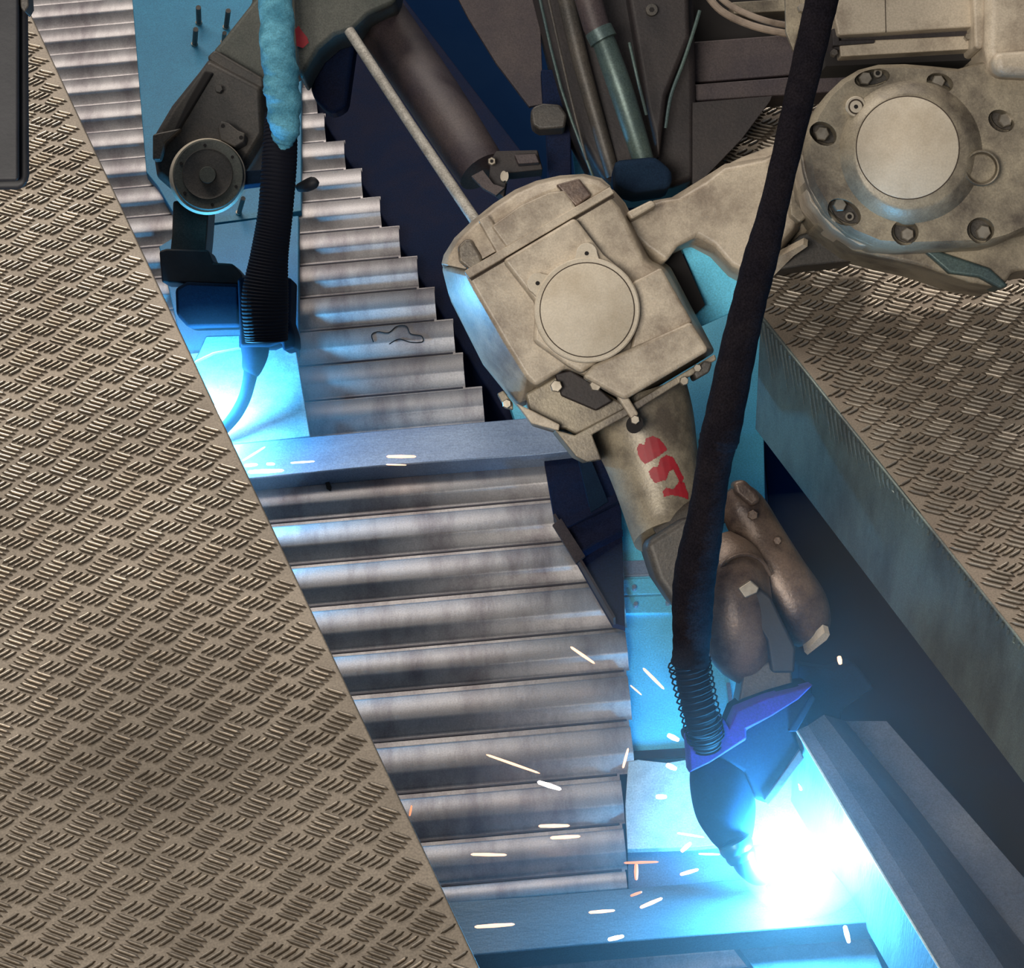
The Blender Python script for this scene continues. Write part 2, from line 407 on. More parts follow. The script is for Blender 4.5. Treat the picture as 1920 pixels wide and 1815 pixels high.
# ---- corrugated sheets: ribs run along world x, stacked along world y
def corr(name, ylines, xl, xr, z, label, cat='panel'):
    """ylines: y of each groove centre, top to bottom of the picture; xr(y): right end of each rib (stepped)"""
    root = empty(name, Vector((xl(ylines[len(ylines) // 2]), ylines[-1], z)), label, cat)
    v = []; f = []; H = .020
    for i in range(len(ylines) - 1):
        a, b = ylines[i], ylines[i + 1]; p = a - b
        prof = [(a, -H), (a - .10 * p, -H), (a - .13 * p, -H), (a - .25 * p, -.0025), (a - .30 * p, 0), (a - .73 * p, 0), (a - .77 * p, -.0025), (a - .90 * p, -H), (a - .90 * p, -H), (b, -H)]
        x0 = xl((a + b) / 2); x1 = xr((a + b) / 2); k = len(v); n = len(prof)
        for x in (x0, x1):
            for (yy, zz) in prof: v.append(Vector((x, yy, z + zz)))
        for (yy, zz) in prof: v.append(Vector((x1, yy, z + zz - .004)))
        for j in range(n - 1):
            f.append((k + j, k + j + 1, k + n + j + 1, k + n + j)); f.append((k + n + j, k + n + j + 1, k + 2 * n + j + 1, k + 2 * n + j))
    sh = finish('ribbed_sheet', v, f, 'sheet', root, angle=60)
    for i in range(1, len(ylines) - 1):
        x0 = xl(ylines[i]); x1 = min(xr(ylines[i] + .03), xr(ylines[i] - .03)) - .004
        a = Vector((x0, ylines[i], z - H)); b = Vector((x1, ylines[i], z - H))
        dy = Vector((0, .0014, 0)); up = Vector((0, 0, .0012))
        rings('groove_seam', [[a - dy, a - dy + up, a + dy + up, a + dy], [b - dy, b - dy + up, b + dy + up, b + dy]], 'sheet_line', root)
    return root
def gy(x, y): return G(x, y, 0).y
# groove centres taken from the photograph, upper sheet then lower sheet
up0 = gy(700, 795)
ups = [up0 + .0815 * k for k in range(20, -1, -1)]
stair = [(183, 608), (236, 645), (293, 677), (346, 712), (406, 748), (465, 782), (525, 815), (585, 850), (640, 868), (716, 905), (795, 985)]  # stepped cut shaped after the edge of a cast shadow
def xr_up(y):
    e = G(600, 110, 0).x; 
    best = G(592, 130, 0).x
    for i, (py, px) in enumerate(stair):
        if y <= gy(px, py) + .012: best = G(px, py + 30, 0).x
    return best
corr('corrugated_panel', ups, lambda y: G(30, 500, 0).x - .15, xr_up, 0,
     'grey corrugated steel panel in the upper half, beside the blue post')
lows_px = [872, 941, 1023, 1104, 1195, 1276, 1369, 1470, 1563, 1650, 1712]
lows = [gy(797, p) for p in lows_px]
corr('corrugated_panel', lows, lambda y: G(420, 1100, 0).x, lambda y: G(1161, 960, 0).x + (y - gy(1161, 960)) / (gy(1186, 1410) - gy(1161, 960)) * (G(1186, 1410, 0).x - G(1161, 960, 0).x) - (.018 if y < gy(1180, 1430) else 0), 0,
     'grey corrugated steel panel in the lower middle, below the blue cross member')
lows2 = [gy(1100, 1800) - .0 - .085 * k for k in range(5)]
sh3 = corr('corrugated_panel', [G(1100, q, -.1).y for q in (1730, 1830, 1930)], lambda y: G(700, 1800, -.1).x, lambda y: G(1560, 1800, -.1).x, -.1,
     'dark steel panel edge at the bottom of the picture, below the welded seam')

# ---- cross members, blue plates
t = slab('cross_member', [(180, 855), (720, 806), (1080, 775), (1100, 842), (1010, 852), (700, 875), (200, 924)], .03, .07, 'band', bevel=.003)
tag(t, 'flat blue-lit cross member between the upper and lower corrugated panels', 'beam')
t = slab('cross_member', [(820, 1692), (1000, 1680), (1380, 1648), (1560, 1632), (1650, 1728), (1370, 1750), (1100, 1772), (840, 1796)], .004, .05, 'band_dark', bevel=.003)
tag(t, 'flat cross member at the bottom, lit bright by the right arc', 'beam')

bp = empty('blue_post', G(1300, 1000, -.03), 'long blue steel post behind the main robot, running down the picture', 'post')
slab('post_face', [(950, 740), (1180, 560), (1427, 560), (1436, 1000), (1470, 1400), (1180, 1421), (1166, 1180), (1155, 960), (1140, 840), (985, 850)], -.03, .02, 'blue_arclit', bp, bevel=.002)
slab('splice_strip', [(1160, 1052), (1445, 1040), (1447, 1070), (1163, 1080)], -.026, .006, 'band', bp, bevel=.001)
slab('splice_plate', [(1163, 1086), (1448, 1074), (1449, 1106), (1166, 1115)], -.024, .006, 'blue_arclit', bp, bevel=.001)
slab('splice_plate', [(1166, 1119), (1450, 1109), (1452, 1146), (1168, 1150)], -.024, .006, 'blue_arclit', bp, bevel=.001)
slab('dark_joint', [(1172, 1409), (1420, 1395), (1420, 1409), (1172, 1424)], -.026, .006, 'hole', bp)
slab('side_strip', [(1362, 1280), (1369, 1280), (1379, 1345), (1371, 1348)], -.026, .006, 'band', bp)
for x, y in ((1189, 1100), (1192, 1132), (1252, 1128)):
    top = [G(px, py, -.018) for px, py in ell(x, y, 4.2, n=12)]
    rings('rivet', [top, [p - Vector((0, 0, .01)) for p in top]], 'band', bp)
t = slab('bright_plate', [(1178, 1428), (1196, 1424), (1250, 1430), (1300, 1422), (1560, 1400), (1600, 1560), (1300, 1588), (1176, 1592), (1172, 1510)], -.01, .012, 'bare_plate', bevel=.001)
tag(t, 'small bright bare steel plate lit by the arc, left of the torch nozzle', 'plate')
t = slab('backing_plate', [(1176, 1585), (1600, 1545), (1640, 1640), (1178, 1690)], -.02, .012, 'beam', bevel=.001)
tag(t, 'dark backing strip between the bright plate and the bottom cross member', 'plate')

bl = empty('blue_post', G(400, 300, -.01), 'blue steel post with slotted studs behind the left robot', 'post')
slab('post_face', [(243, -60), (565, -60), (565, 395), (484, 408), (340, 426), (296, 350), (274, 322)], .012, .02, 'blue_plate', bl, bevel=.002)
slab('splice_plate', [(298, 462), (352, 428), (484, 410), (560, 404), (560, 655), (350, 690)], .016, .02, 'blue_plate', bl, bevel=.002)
slab('foot_plate', [(340, 664), (553, 642), (582, 818), (430, 834), (395, 790)], .022, .02, 'bare_plate', bl, bevel=.002)
def stud(x0, y0, x1, y1, r):
    a = G(x1, y1, .012); 
    L = math.hypot(x1 - x0, y1 - y0)
    q = W(x0, y0, (a - CAM).dot(FW) - .06)
    o = cyl('stud', a, q, r * .00085, 'darkcast', bl, n=12)
    cyl('stud_tip', a + Vector((0, 0, .0005)), a + Vector((0, 0, .004)), r * .0011, 'steel', o, n=12)
for s in ((372, 14, 373, 44, 6), (428, 20, 424, 52, 6), (367, 55, 365, 84, 6), (421, 62, 419, 80, 5), (456, 372, 448, 400, 5)):
    stud(*s)

sq = smoothpath([(700, 641), (697, 628), (708, 622), (728, 624), (744, 612), (762, 612), (770, 626), (790, 630), (792, 641), (770, 642), (748, 636), (730, 645)], 5)
t = rings('wire_scrap', tube_pts([G(x, y, .0015) for x, y in sq], .0009, 6), 'hole')
tag(t, 'thin curled wire scrap lying on the upper corrugated panel', 'wire')
t = slab('spatter_flake', [(610, 905), (617, 903), (621, 911), (619, 918), (612, 914)], .004, .004, 'hole')
tag(t, 'tiny dark flake on the first rib below the blue cross member', 'flake')
# ---- dark tray beside the lower sheet
tr = empty('steel_tray', G(1110, 1100, -.02), 'dark navy folded steel tray at the right end of the lower corrugated panel', 'tray')
slab('tray_floor', [(1018, 850), (1140, 835), (1165, 960), (1172, 1175), (1148, 1168), (1082, 1052), (1040, 980)], .012, .012, 'navy', tr, bevel=.001)
def wallz(name, pts, z0, z1, th, m, parent, **k):
    """upright strip along the pixels pts on level z0"""
    a = [G(x, y, z0) for x, y in pts]; N = len(a); rs = []
    for i in range(N):
        t = (a[min(i + 1, N - 1)] - a[max(i - 1, 0)]).normalized(); s = Vector((-t.y, t.x, 0)) * th
        u = Vector((0, 0, z1 - z0)); rs.append([a[i], a[i] + u, a[i] + u + s, a[i] + s])
    return rings(name, rs, m, parent, **k)
wallz('tray_side', [(1038, 978), (1082, 1055), (1150, 1172)], .012, .030, .004, 'rust', tr)
wallz('tray_side', [(1084, 1052), (1120, 1030), (1168, 1006)], .012, .028, .004, 'navy', tr)
slab('tray_lip', [(1036, 984), (1052, 972), (1097, 1042), (1080, 1056)], .031, .004, 'rust', tr)
slab('tray_gusset', [(1082, 850), (1102, 846), (1140, 940), (1108, 960)], .03, .01, 'tool', tr)
slab('tray_web', [(1058, 975), (1165, 920), (1168, 935), (1060, 990)], .028, .006, 'navy', tr)

# ---- dark slab standing in for the diagonal shadow cast across the sheet
t = slab('diagonal_shadow_slab', [(520, -80), (700, -80), (1130, 480), (1130, 850), (1000, 870), (560, 150)], -.06, .2, 'navy', bevel=.004)
tag(t, 'dark navy slab standing in for the cast shadow along the stepped right edge of the upper corrugated panel', 'shadow slab')
# long square tube with its end bracket
tb = empty('square_tube', G(780, 180, .10), 'dusty brown steel tube running diagonally from upper left, right of the pale rod', 'tube')
limb('tube_body', [(640, -80, 3.62, 50), (720, 45, 3.52, 52), (812, 180, 3.42, 52), (880, 285, 3.34, 50), (905, 322, 3.32, 48)], 'rust', tb, k=3, n=24)
ext('tube_lip', [(884, 330), (905, 319), (925, 345), (946, 352), (930, 366), (905, 352)], 3.24, 3.26, 'rust', tb)
brk = empty('end_bracket', W(960, 310, 3.25), 'dark bolted bracket at the lower end of the brown tube', 'bracket')
ext('bracket_plate', [(930, 283), (1008, 281), (1018, 318), (952, 325), (945, 372), (915, 345), (920, 300)], 3.26, 3.33, 'rust_dark', brk, bevel=.002)
ext('bracket_block', [(964, 290), (1005, 288), (1012, 305), (972, 308)], 3.235, 3.26, 'rust', brk, bevel=.002)
bolt(brk, 922, 302, 3.235, 8, socket=True)
ext('brass_nut', ell(944, 330, 6, 10, .1, n=12), 3.23, 3.25, 'steel', brk)
ext('brass_nut', ell(950, 331, 3.5, 9, .1, n=12), 3.225, 3.25, 'steel', brk)
t = limb('pale_rod', [(655, 58, 3.35, 10), (770, 234, 3.27, 10), (892, 415, 3.2, 11)], 'rod', k=1, n=12)
tag(t, 'thin pale dusty rod running diagonally to the top of the main robot head', 'rod')

# ---- brown hanging sheet and posts in the upper middle
t = ext('hanging_sheet', [(845, -30), (1000, -30), (1014, 60), (1019, 195), (992, 200), (930, 118), (878, 34)], 3.36, 3.375, 'rust', bevel=.001)
tag(t, 'brown rusty triangular sheet at the top edge, right of the brown tube', 'sheet')
po = empty('rear_post', W(1045, 250, 3.4), 'dark slim post with a rounded lug, just above the main robot head', 'post')
ext('post_shaft', [(1024, 225), (1070, 225), (1072, 340), (1028, 340)], 3.32, 3.40, 'navy', po, bevel=.003)
ext('post_lug', [(994, 210), (1000, 199), (1018, 193), (1050, 195), (1064, 215), (1060, 240), (1012, 243), (998, 235)], 3.24, 3.30, 'darkcast', po, bevel=.006)
ext('post_neck', [(1014, 130), (1050, 130), (1060, 225), (1020, 225)], 3.31, 3.38, 'navy', po, bevel=.003)
t = ext('blue_sliver_plate', [(1070, 245), (1078, 245), (1096, 330), (1078, 332)], 3.45, 3.46, 'blue_plate')
tag(t, 'narrow bright blue plate edge showing above the main robot head', 'plate')
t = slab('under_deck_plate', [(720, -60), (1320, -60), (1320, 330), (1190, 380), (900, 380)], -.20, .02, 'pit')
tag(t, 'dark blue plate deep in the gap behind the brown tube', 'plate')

# ---- robot column with cylinders
rc = empty('robot_column', W(1180, 180, 3.2), 'dark robot column with cylinders and thin cables, top centre', 'machine column')
ext('column_body', [(995, -60), (1300, -60), (1306, 200), (1306, 335), (1262, 352), (1192, 360), (1130, 338), (1075, 240), (1040, 120)], 3.22, 3.42, 'rust_dark', rc, bevel=.012, seg=3)
ext('column_cheek', [(1168, -60), (1290, -60), (1294, 70), (1250, 180), (1236, 300), (1212, 200)], 3.17, 3.22, 'rust_dark', rc, bevel=.008)
limb('cylinder_barrel', [(1086, -60, 3.14, 26), (1118, 50, 3.14, 25), (1128, 68, 3.14, 24)], 'rust', rc, k=1)
limb('cylinder_collar', [(1122, 56, 3.13, 27), (1132, 76, 3.13, 27)], 'teal', rc, k=1)
limb('cylinder_rod', [(1128, 66, 3.14, 22), (1165, 170, 3.14, 23), (1206, 300, 3.16, 20), (1216, 330, 3.17, 16)], 'teal', rc, k=3)
limb('guide_rail', [(1004, -40, 3.19, 3), (1052, 165, 3.19, 3), (1112, 330, 3.2, 3)], 'teal', rc, k=3, n=8)
limb('guide_rail', [(1020, -40, 3.18, 2.4), (1066, 165, 3.18, 2.4), (1100, 300, 3.19, 2.4)], 'darkcast', rc, k=3, n=8)
limb('column_ridge', [(1048, -60, 3.2, 16), (1090, 120, 3.2, 16), (1150, 330, 3.22, 14)], 'darkcast', rc, k=3, n=12)
ext('column_foot', [(1150, 300), (1230, 292), (1262, 320), (1260, 352), (1192, 362), (1155, 350)], 3.13, 3.24, 'tool', rc, bevel=.01)
o = ext('screw_boss', ell(1222, 18, 11, n=20), 3.16, 3.19, 'darkcast', rc)
ext('screw_socket', ell(1222, 18, 5, n=6), 3.159, 3.17, 'hole', o)
limb('thin_cable', [(1312, 20, 3.1, 3.5), (1300, 60, 3.1, 3.5), (1280, 120, 3.11, 3.5), (1258, 180, 3.12, 3.5), (1248, 240, 3.13, 3)], 'teal', rc, k=5, n=8)
limb('thin_cable', [(1180, 80, 3.11, 3), (1196, 150, 3.11, 3), (1212, 215, 3.13, 3)], 'teal', rc, k=5, n=8)

# rails behind the sleeve, triangular plate
ra = empty('rear_rails', W(1400, 110, 3.3), 'brown horizontal rails at the top, behind the black sleeve', 'rail')
ext('upper_rail', [(1300, 78), (1560, 58), (1640, 108), (1640, 128), (1300, 156)], 3.28, 3.34, 'rust', ra, bevel=.003)
ext('lower_rail', [(1300, 158), (1640, 132), (1640, 168), (1300, 190)], 3.24, 3.34, 'rust', ra, bevel=.003)
ext('rail_gap', [(1296, -60), (1660, -60), (1660, 180), (1296, 200)], 3.36, 3.38, 'hole', ra)
ext('top_rail', [(1372, 4), (1520, -6), (1520, 18), (1376, 26)], 3.28, 3.34, 'olive', ra, bevel=.002)
t = ext('triangular_plate', [(1298, 192), (1448, 180), (1444, 190), (1390, 262), (1310, 345), (1298, 345)], 3.20, 3.215, 'rust_dark', bevel=.001)
tag(t, 'dark brown triangular gusset plate below the rails', 'plate')
cb = limb('tan_cable', [(1318, -20, 3.12, 7), (1352, 20, 3.12, 7), (1410, 48, 3.12, 7), (1480, 64, 3.12, 7), (1520, 70, 3.14, 7)], 'cable', k=6, n=10)
tag(cb, 'lower tan cable sagging at the top, lit blue underneath', 'cable', 'cables hanging at the top')
cb = limb('tan_cable', [(1325, -30, 3.1, 6), (1372, 12, 3.1, 6), (1440, 40, 3.1, 6), (1500, 50, 3.12, 6)], 'cable', k=6, n=10)
tag(cb, 'upper tan cable sagging at the top, above the other one', 'cable', 'cables hanging at the top')
t = ext('cable_bracket', [(1472, -20), (1497, -20), (1504, 30), (1488, 96), (1474, 60)], 3.0, 3.01, 'olive', bevel=.001)
tag(t, 'thin pointed olive bracket left of the black sleeve at the top edge', 'bracket')
bolt(t, 1504, 14, 2.99, 9)

# ---- black cabinet corner, upper left, standing on the walkway
cbn = empty('black_cabinet', G(20, 350, .75), 'black cabinet corner with rounded edge standing on the walkway, upper left', 'cabinet')
c4 = [G(-220, 352, .75), G(30, 352, .75), G(52, 346, .75), G(55, 320, .75)]
ext('cabinet_body', [(-260, -90), (30, -90), (36, 0), (36, 340), (-260, 345)], 2.1, 2.16, 'black', cbn, dirv=ray(20, 200), bevel=.004)
ext('cabinet_frame', [(-260, -90), (52, -90), (55, 330), (50, 350), (34, 356), (-260, 360)], 2.115, 2.22, 'black', cbn, dirv=ray(20, 200), bevel=.006, seg=3)
ext('cabinet_catch', [(36, -20), (52, -20), (54, 10), (46, 24), (38, 14)], 2.105, 2.13, 'darkcast', cbn, bevel=.002)

# ---- channel wall at the lower right
ch = empty('side_channel', G(1750, 1600, .0), 'dusty grey steel channel running down to the lower right corner', 'channel')
slab('web_plate', [(1480, 1500), (1512, 1560), (1640, 1780), (1690, 1900), (1480, 1900), (1370, 1760), (1380, 1660), (1420, 1500)], -.05, .02, 'wallsteel', ch, bevel=.001)
def strip(name, e0, e1, z0, z1, m, parent, th=.006, **k):
    a = [G(x, y, z0) for x, y in e0]; b = [G(x, y, z1) for x, y in e1]; rs = []
    for p, q in zip(a, b):
        rs.append([p, q, q - Vector((0, 0, th)), p - Vector((0, 0, th))])
    return rings(name, rs, m, parent, **k)
L0 = [(1494, 1370), (1640, 1610), (1782, 1850)]
L1 = [(1515, 1360), (1668, 1598), (1822, 1850)]
L2 = [(1545, 1340), (1720, 1570), (1905, 1850)]
L3 = [(1585, 1352), (1700, 1490), (1980, 1850)]
L4 = [(1662, 1352), (1800, 1508), (2080, 1830)]
ZT = .17
def zshift(pts, z0, z1): return [G(x, y, z0) for x, y in pts]
top0 = [G(x, y, ZT) for x, y in L0]
rings('inner_wall', [[p, Vector((p.x, p.y, -.01)), Vector((p.x, p.y, -.01)) - nL * .004, p - nL * .004] for p in top0], 'wallsteel', ch)
strip('top_flange', L0, L1, ZT, ZT - .004, 'beam', ch)
strip('sloped_flange', L1, L2, ZT - .004, ZT - .03, 'beam', ch)
strip('outer_face', L2, L3, ZT - .03, .03, 'beam', ch)
strip('lower_ledge', L3, L4, .03, .03, 'beam', ch)
strip('ledge_face', L4, [(x - 6, y + 60) for x, y in L4], .03, -.08, 'beam', ch)
cyl('bead', G(1494, 1370, ZT + .001), G(1782, 1850, ZT + .001), .0016, 'bare_plate', ch, n=8)
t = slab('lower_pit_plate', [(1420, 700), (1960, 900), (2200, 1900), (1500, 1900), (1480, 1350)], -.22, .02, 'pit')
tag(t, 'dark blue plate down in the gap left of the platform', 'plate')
t = ext('channel_end_block', [(1496, 1245), (1560, 1255), (1600, 1240), (1640, 1290), (1580, 1330), (1562, 1440), (1530, 1400), (1500, 1330)], 3.05, 3.12, 'tool', bevel=.004)
tag(t, 'dark blurred clamp block behind the torch at the upper end of the channel', 'clamp')

# ================================================================== MAIN ROBOT
rob = empty('welding_robot', W(1100, 600, 3.2), 'large beige welding robot arm with round covers and red marks, middle to upper right', 'robot')
# ---- wrist housing
O = [(828, 500), (1147, 352), (1172, 380), (1223, 483), (1256, 498), (1341, 660), (1174, 760), (1092, 714), (1060, 700), (1010, 742), (972, 758), (903, 672), (840, 548)]
Fr = [(872, 512), (1138, 360), (1162, 390), (1210, 492), (1242, 512), (1328, 657), (1172, 748), (1094, 702), (1062, 690), (1003, 724), (985, 705), (945, 640), (890, 545)]
r1_ = [W(x, y, 3.085) for x, y in O]
hb = rings('wrist_housing', [[W(x, y, 2.99) for x, y in Fr], [p + Vector((0, 0, 0)) for p in r1_], [p + FW * .17 for p in r1_]], 'beige', rob, bevel=.006, seg=3, angle=25)
DO = [(827, 498), (832, 478), (852, 446), (885, 414), (925, 382), (965, 356), (1005, 339), (1050, 329), (1095, 326), (1128, 334), (1148, 352)]
DF = [(872, 508), (873, 492), (885, 468), (912, 436), (942, 408), (976, 384), (1012, 366), (1050, 352), (1086, 346), (1112, 348), (1134, 358)]
d1 = [W(x, y, 3.02) for x, y in DO]
dm = [W((a[0] * .75 + b[0] * .25), (a[1] * .75 + b[1] * .25), 2.995) for a, b in zip(DO, DF)]
rings('housing_lid', [[W(x, y, 2.985) for x, y in DF], dm, d1, [p + FW * .2 for p in d1]], 'beige', rob, bevel=.004, seg=3, angle=30)
ext('lid_rib', [(896, 412), (916, 402), (958, 470), (936, 484)], 2.977, 3.0, 'beige', rob, bevel=.003)
ext('lid_panel', [(920, 424), (976, 384), (1030, 360), (1060, 356), (1083, 392), (950, 466)], 2.974, 2.99, 'beige', rob, bevel=.004)
ext('lid_block', [(1042, 346), (1086, 334), (1110, 366), (1080, 388)], 2.975, 2.99, 'brown', rob, bevel=.003)
ext('lid_pocket', [(860, 490), (858, 462), (872, 448), (884, 448), (902, 478), (906, 494), (882, 508)], 2.979, 2.99, 'olive', rob, bevel=.005)
ext('split_flange', [(870, 508), (1144, 350), (1152, 362), (880, 522)], 2.972, 3.0, 'beige', rob, bevel=.0015)
ext('split_line', [(882, 523), (1150, 366), (1152, 369), (884, 526)], 2.9875, 2.995, 'groove', rob)
ext('centre_panel', [(942, 488), (1078, 407), (1131, 476), (1182, 520), (1180, 640), (1090, 700), (1062, 684), (1000, 640), (1004, 568)], 2.966, 3.0, 'beige', rob, bevel=.006, seg=3)
ext('side_ledge', [(1186, 528), (1240, 500), (1300, 604), (1180, 668), (1192, 600)], 2.970, 3.0, 'beige', rob, bevel=.005)
ext('lower_flange', [(1092, 706), (1112, 684), (1296, 602), (1330, 657), (1172, 750)], 2.955, 3.0, 'beige', rob, bevel=.006, seg=3)
ring = ext('cover_ring', ell(1101, 581, 99, n=64), 2.950, 3.0, 'beige_cover', rob, inset=2.5, idep=.002, angle=30)
for x, y in ((1100, 475), (1008, 531)):
    a = math.atan2(581 - y, 1101 - x); c, s = math.cos(a), math.sin(a)
    pts = [(x + 20 * math.cos(t), y + 20 * math.sin(t)) for t in [a + PI / 2 + PI * i / 10 for i in range(11)]]
    pts += [(x + c * 46 + s * 34, y + s * 46 - c * 34), (x + c * 46 - s * 34, y + s * 46 + c * 34)]
    e = ext('cover_ear', pts, 2.952, 3.0, 'beige_cover', rob, bevel=.001)
    ext('ear_hole', ell(x, y, 4, n=14), 2.9512, 2.96, 'hole', e)
ext('cover_joint', ell(1101, 581, 89.5, n=64), 2.9494, 2.96, 'groove', rob)
ext('round_cover', ell(1101, 581, 87.5, n=64), 2.9488, 2.96, 'beige_cover', rob, inset=1, idep=.0004, angle=30)
# ---- neck below the housing
ext('neck_block', [(985, 738), (1062, 694), (1182, 764), (1080, 816), (1060, 805), (1040, 806), (998, 793)], 3.02, 3.18, 'olive', rob, bevel=.004)
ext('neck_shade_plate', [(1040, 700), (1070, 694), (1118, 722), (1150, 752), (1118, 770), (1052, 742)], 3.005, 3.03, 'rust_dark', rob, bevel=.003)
ext('neck_flange', [(1040, 806), (1078, 816), (1176, 762), (1340, 664), (1344, 674), (1180, 778), (1110, 815), (1128, 862), (1100, 866), (1080, 856)], 2.985, 3.16, 'olive', rob, bevel=.002)
ext('left_lug', [(968, 756), (998, 770), (1050, 796), (1048, 808), (996, 794)], 2.99, 3.05, 'beige', rob, bevel=.002)
bolt(rob, 1043, 724, 2.99, 12); bolt(rob, 1117, 722, 2.965, 12); bolt(rob, 1191, 787, 2.965, 9, socket=False)
ext('bolt_pocket', ell(1191, 795, 15, 17, .2, n=20), 2.972, 3.0, 'hole', rob)
bolt(rob, 1283, 714, 2.965, 9); bolt(rob, 1308, 690, 2.97, 8); bolt(rob, 950, 757, 3.04, 9)
ext('bolt_boss', [(1300, 700), (1320, 676), (1336, 680), (1330, 698), (1306, 712)], 2.975, 3.05, 'darkcast', rob, bevel=.003)
ext('bolt_lug', [(932, 738), (944, 732), (962, 756), (962, 768), (946, 764)], 3.05, 3.09, 'olive', rob, bevel=.002)
ext('seam_web', [(1156, 742), (1176, 740), (1198, 776), (1186, 790)], 2.97, 3.0, 'beige', rob, bevel=.003)
fa = limb('forearm_tube', [(1186, 740, 3.10, 104), (1205, 800, 3.10, 99), (1222, 860, 3.09, 88), (1238, 925, 3.08, 79), (1250, 975, 3.07, 74), (1258, 1005, 3.06, 71)], 'olive', rob, n=40)
def c4p(*a): return [(800 + x * .3526, 300 + y * .3526) for x, y in a]
decal('red_mark', c4p((1118, 1530), (1130, 1510), (1158, 1512), (1165, 1480), (1200, 1468), (1235, 1480), (1262, 1510), (1280, 1540), (1220, 1585), (1160, 1618), (1135, 1590), (1122, 1560)), fa, 'red', rob)
decal('red_mark', c4p((1180, 1655), (1205, 1632), (1230, 1630), (1240, 1590), (1275, 1568), (1310, 1580), (1335, 1625), (1352, 1662), (1368, 1690), (1352, 1728), (1330, 1680), (1312, 1645), (1290, 1655), (1275, 1700), (1215, 1718), (1190, 1690)), fa, 'red', rob)
decal('red_mark', c4p((1255, 1760), (1275, 1742), (1310, 1752), (1335, 1722), (1345, 1700), (1372, 1720), (1380, 1750), (1392, 1772), (1392, 1806), (1352, 1790), (1300, 1782), (1262, 1792)), fa, 'red', rob)
# ---- wrist with its two cheeks
limb('wrist_collar', [(1236, 1012, 3.03, 30), (1300, 975, 3.03, 36), (1352, 950, 3.03, 30)], 'darkcast', rob, k=4)
ext('wrist_gearbox', [(1207, 1018), (1285, 968), (1352, 975), (1352, 1150), (1300, 1170), (1262, 1136), (1230, 1088)], 2.98, 3.14, 'darkcast', rob, bevel=.012, seg=3)
limb('wrist_cheek', [(1368, 918, 3.0, 26), (1392, 950, 3.0, 42), (1424, 1010, 3.0, 48), (1456, 1075, 2.99, 56), (1492, 1140, 2.99, 62), (1514, 1184, 2.99, 48), (1522, 1202, 2.99, 28)], 'brown', rob, n=32)
limb('wrist_cheek', [(1344, 1010, 2.97, 30), (1366, 1060, 2.96, 66), (1374, 1130, 2.95, 74), (1384, 1190, 2.95, 70), (1394, 1240, 2.96, 52), (1400, 1270, 2.97, 24)], 'brown', rob, n=32)
ext('cheek_band', [(1374, 905), (1394, 898), (1420, 922), (1428, 940), (1410, 952), (1380, 925)], 2.95, 3.0, 'brown', rob, bevel=.006, seg=3)
limb('cheek_rim', [(1345, 1075, 2.915, 4), (1368, 1048, 2.91, 4), (1400, 1040, 2.915, 4), (1428, 1052, 2.92, 4), (1445, 1078, 2.93, 4)], 'brown', rob, n=10)
bolt(rob, 1412, 966, 2.945, 10, 'brown'); bolt(rob, 1458, 1014, 2.955, 8, 'brown')
ext('cheek_slot', [(1388, 1118), (1420, 1098), (1446, 1120), (1492, 1215), (1490, 1262), (1448, 1262), (1438, 1200)], 2.905, 2.99, 'black', rob, bevel=.004)
ext('slot_block', [(1384, 1104), (1408, 1088), (1424, 1102), (1420, 1112), (1397, 1122)], 2.885, 2.93, 'steel', rob, bevel=.002)
facet('cheek_end_cap', [(1508, 1222), (1546, 1186), (1556, 1190), (1550, 1200), (1514, 1228)], (1530, 1205, 2.95), (0, -.95, .1), .015, 'beige', rob)
# ---- link from the housing to the shoulder
LO = [(1150, 420), (1184, 392), (1228, 372), (1262, 366), (1320, 330), (1362, 303), (1440, 290), (1520, 250), (1540, 330), (1500, 430), (1440, 500), (1400, 520), (1376, 508), (1340, 472), (1300, 452), (1262, 470), (1240, 500), (1200, 470)]
ext('upper_link', LO, 3.04, 3.2, 'beige', rob, inset=14, idep=.022, bevel=.006, seg=3)
limb('link_shoulder', [(1330, 400, 3.13, 44), (1390, 380, 3.12, 78), (1450, 370, 3.11, 92), (1510, 350, 3.12, 90)], 'beige', rob, n=32)
ext('link_pad', [(1174, 398), (1222, 374), (1232, 384), (1184, 412)], 3.0, 3.06, 'beige', rob, bevel=.004)
facet('link_web', [(1276, 462), (1298, 440), (1312, 446), (1380, 506), (1392, 560), (1366, 590), (1300, 620), (1296, 596), (1322, 572), (1300, 520)], (1320, 520, 3.12), (0, -.8, .5), .02, 'blue_arclit', rob, bevel=.003)  # cyan arc light on the web painted in as blue
ext('link_recess', [(1240, 480), (1276, 468), (1322, 572), (1298, 596), (1262, 520)], 3.10, 3.12, 'hole', rob)
ext('link_underside', [(1440, 500), (1500, 440), (1560, 420), (1650, 462), (1600, 490), (1500, 500), (1460, 506)], 3.06, 3.16, 'darkcast', rob, bevel=.004)
facet('link_edge', [(1440, 504), (1452, 486), (1506, 458), (1514, 462), (1488, 480), (1448, 520)], (1470, 490, 3.05), (-.2, -.9, .1), .015, 'beige', rob)
ext('link_boss', [(1478, 360), (1500, 352), (1528, 396), (1500, 418), (1482, 404)], 3.02, 3.06, 'olive', rob, bevel=.003)
ext('screw_head', ell(1497, 350, 8, n=16), 3.01, 3.04, 'steel', rob)
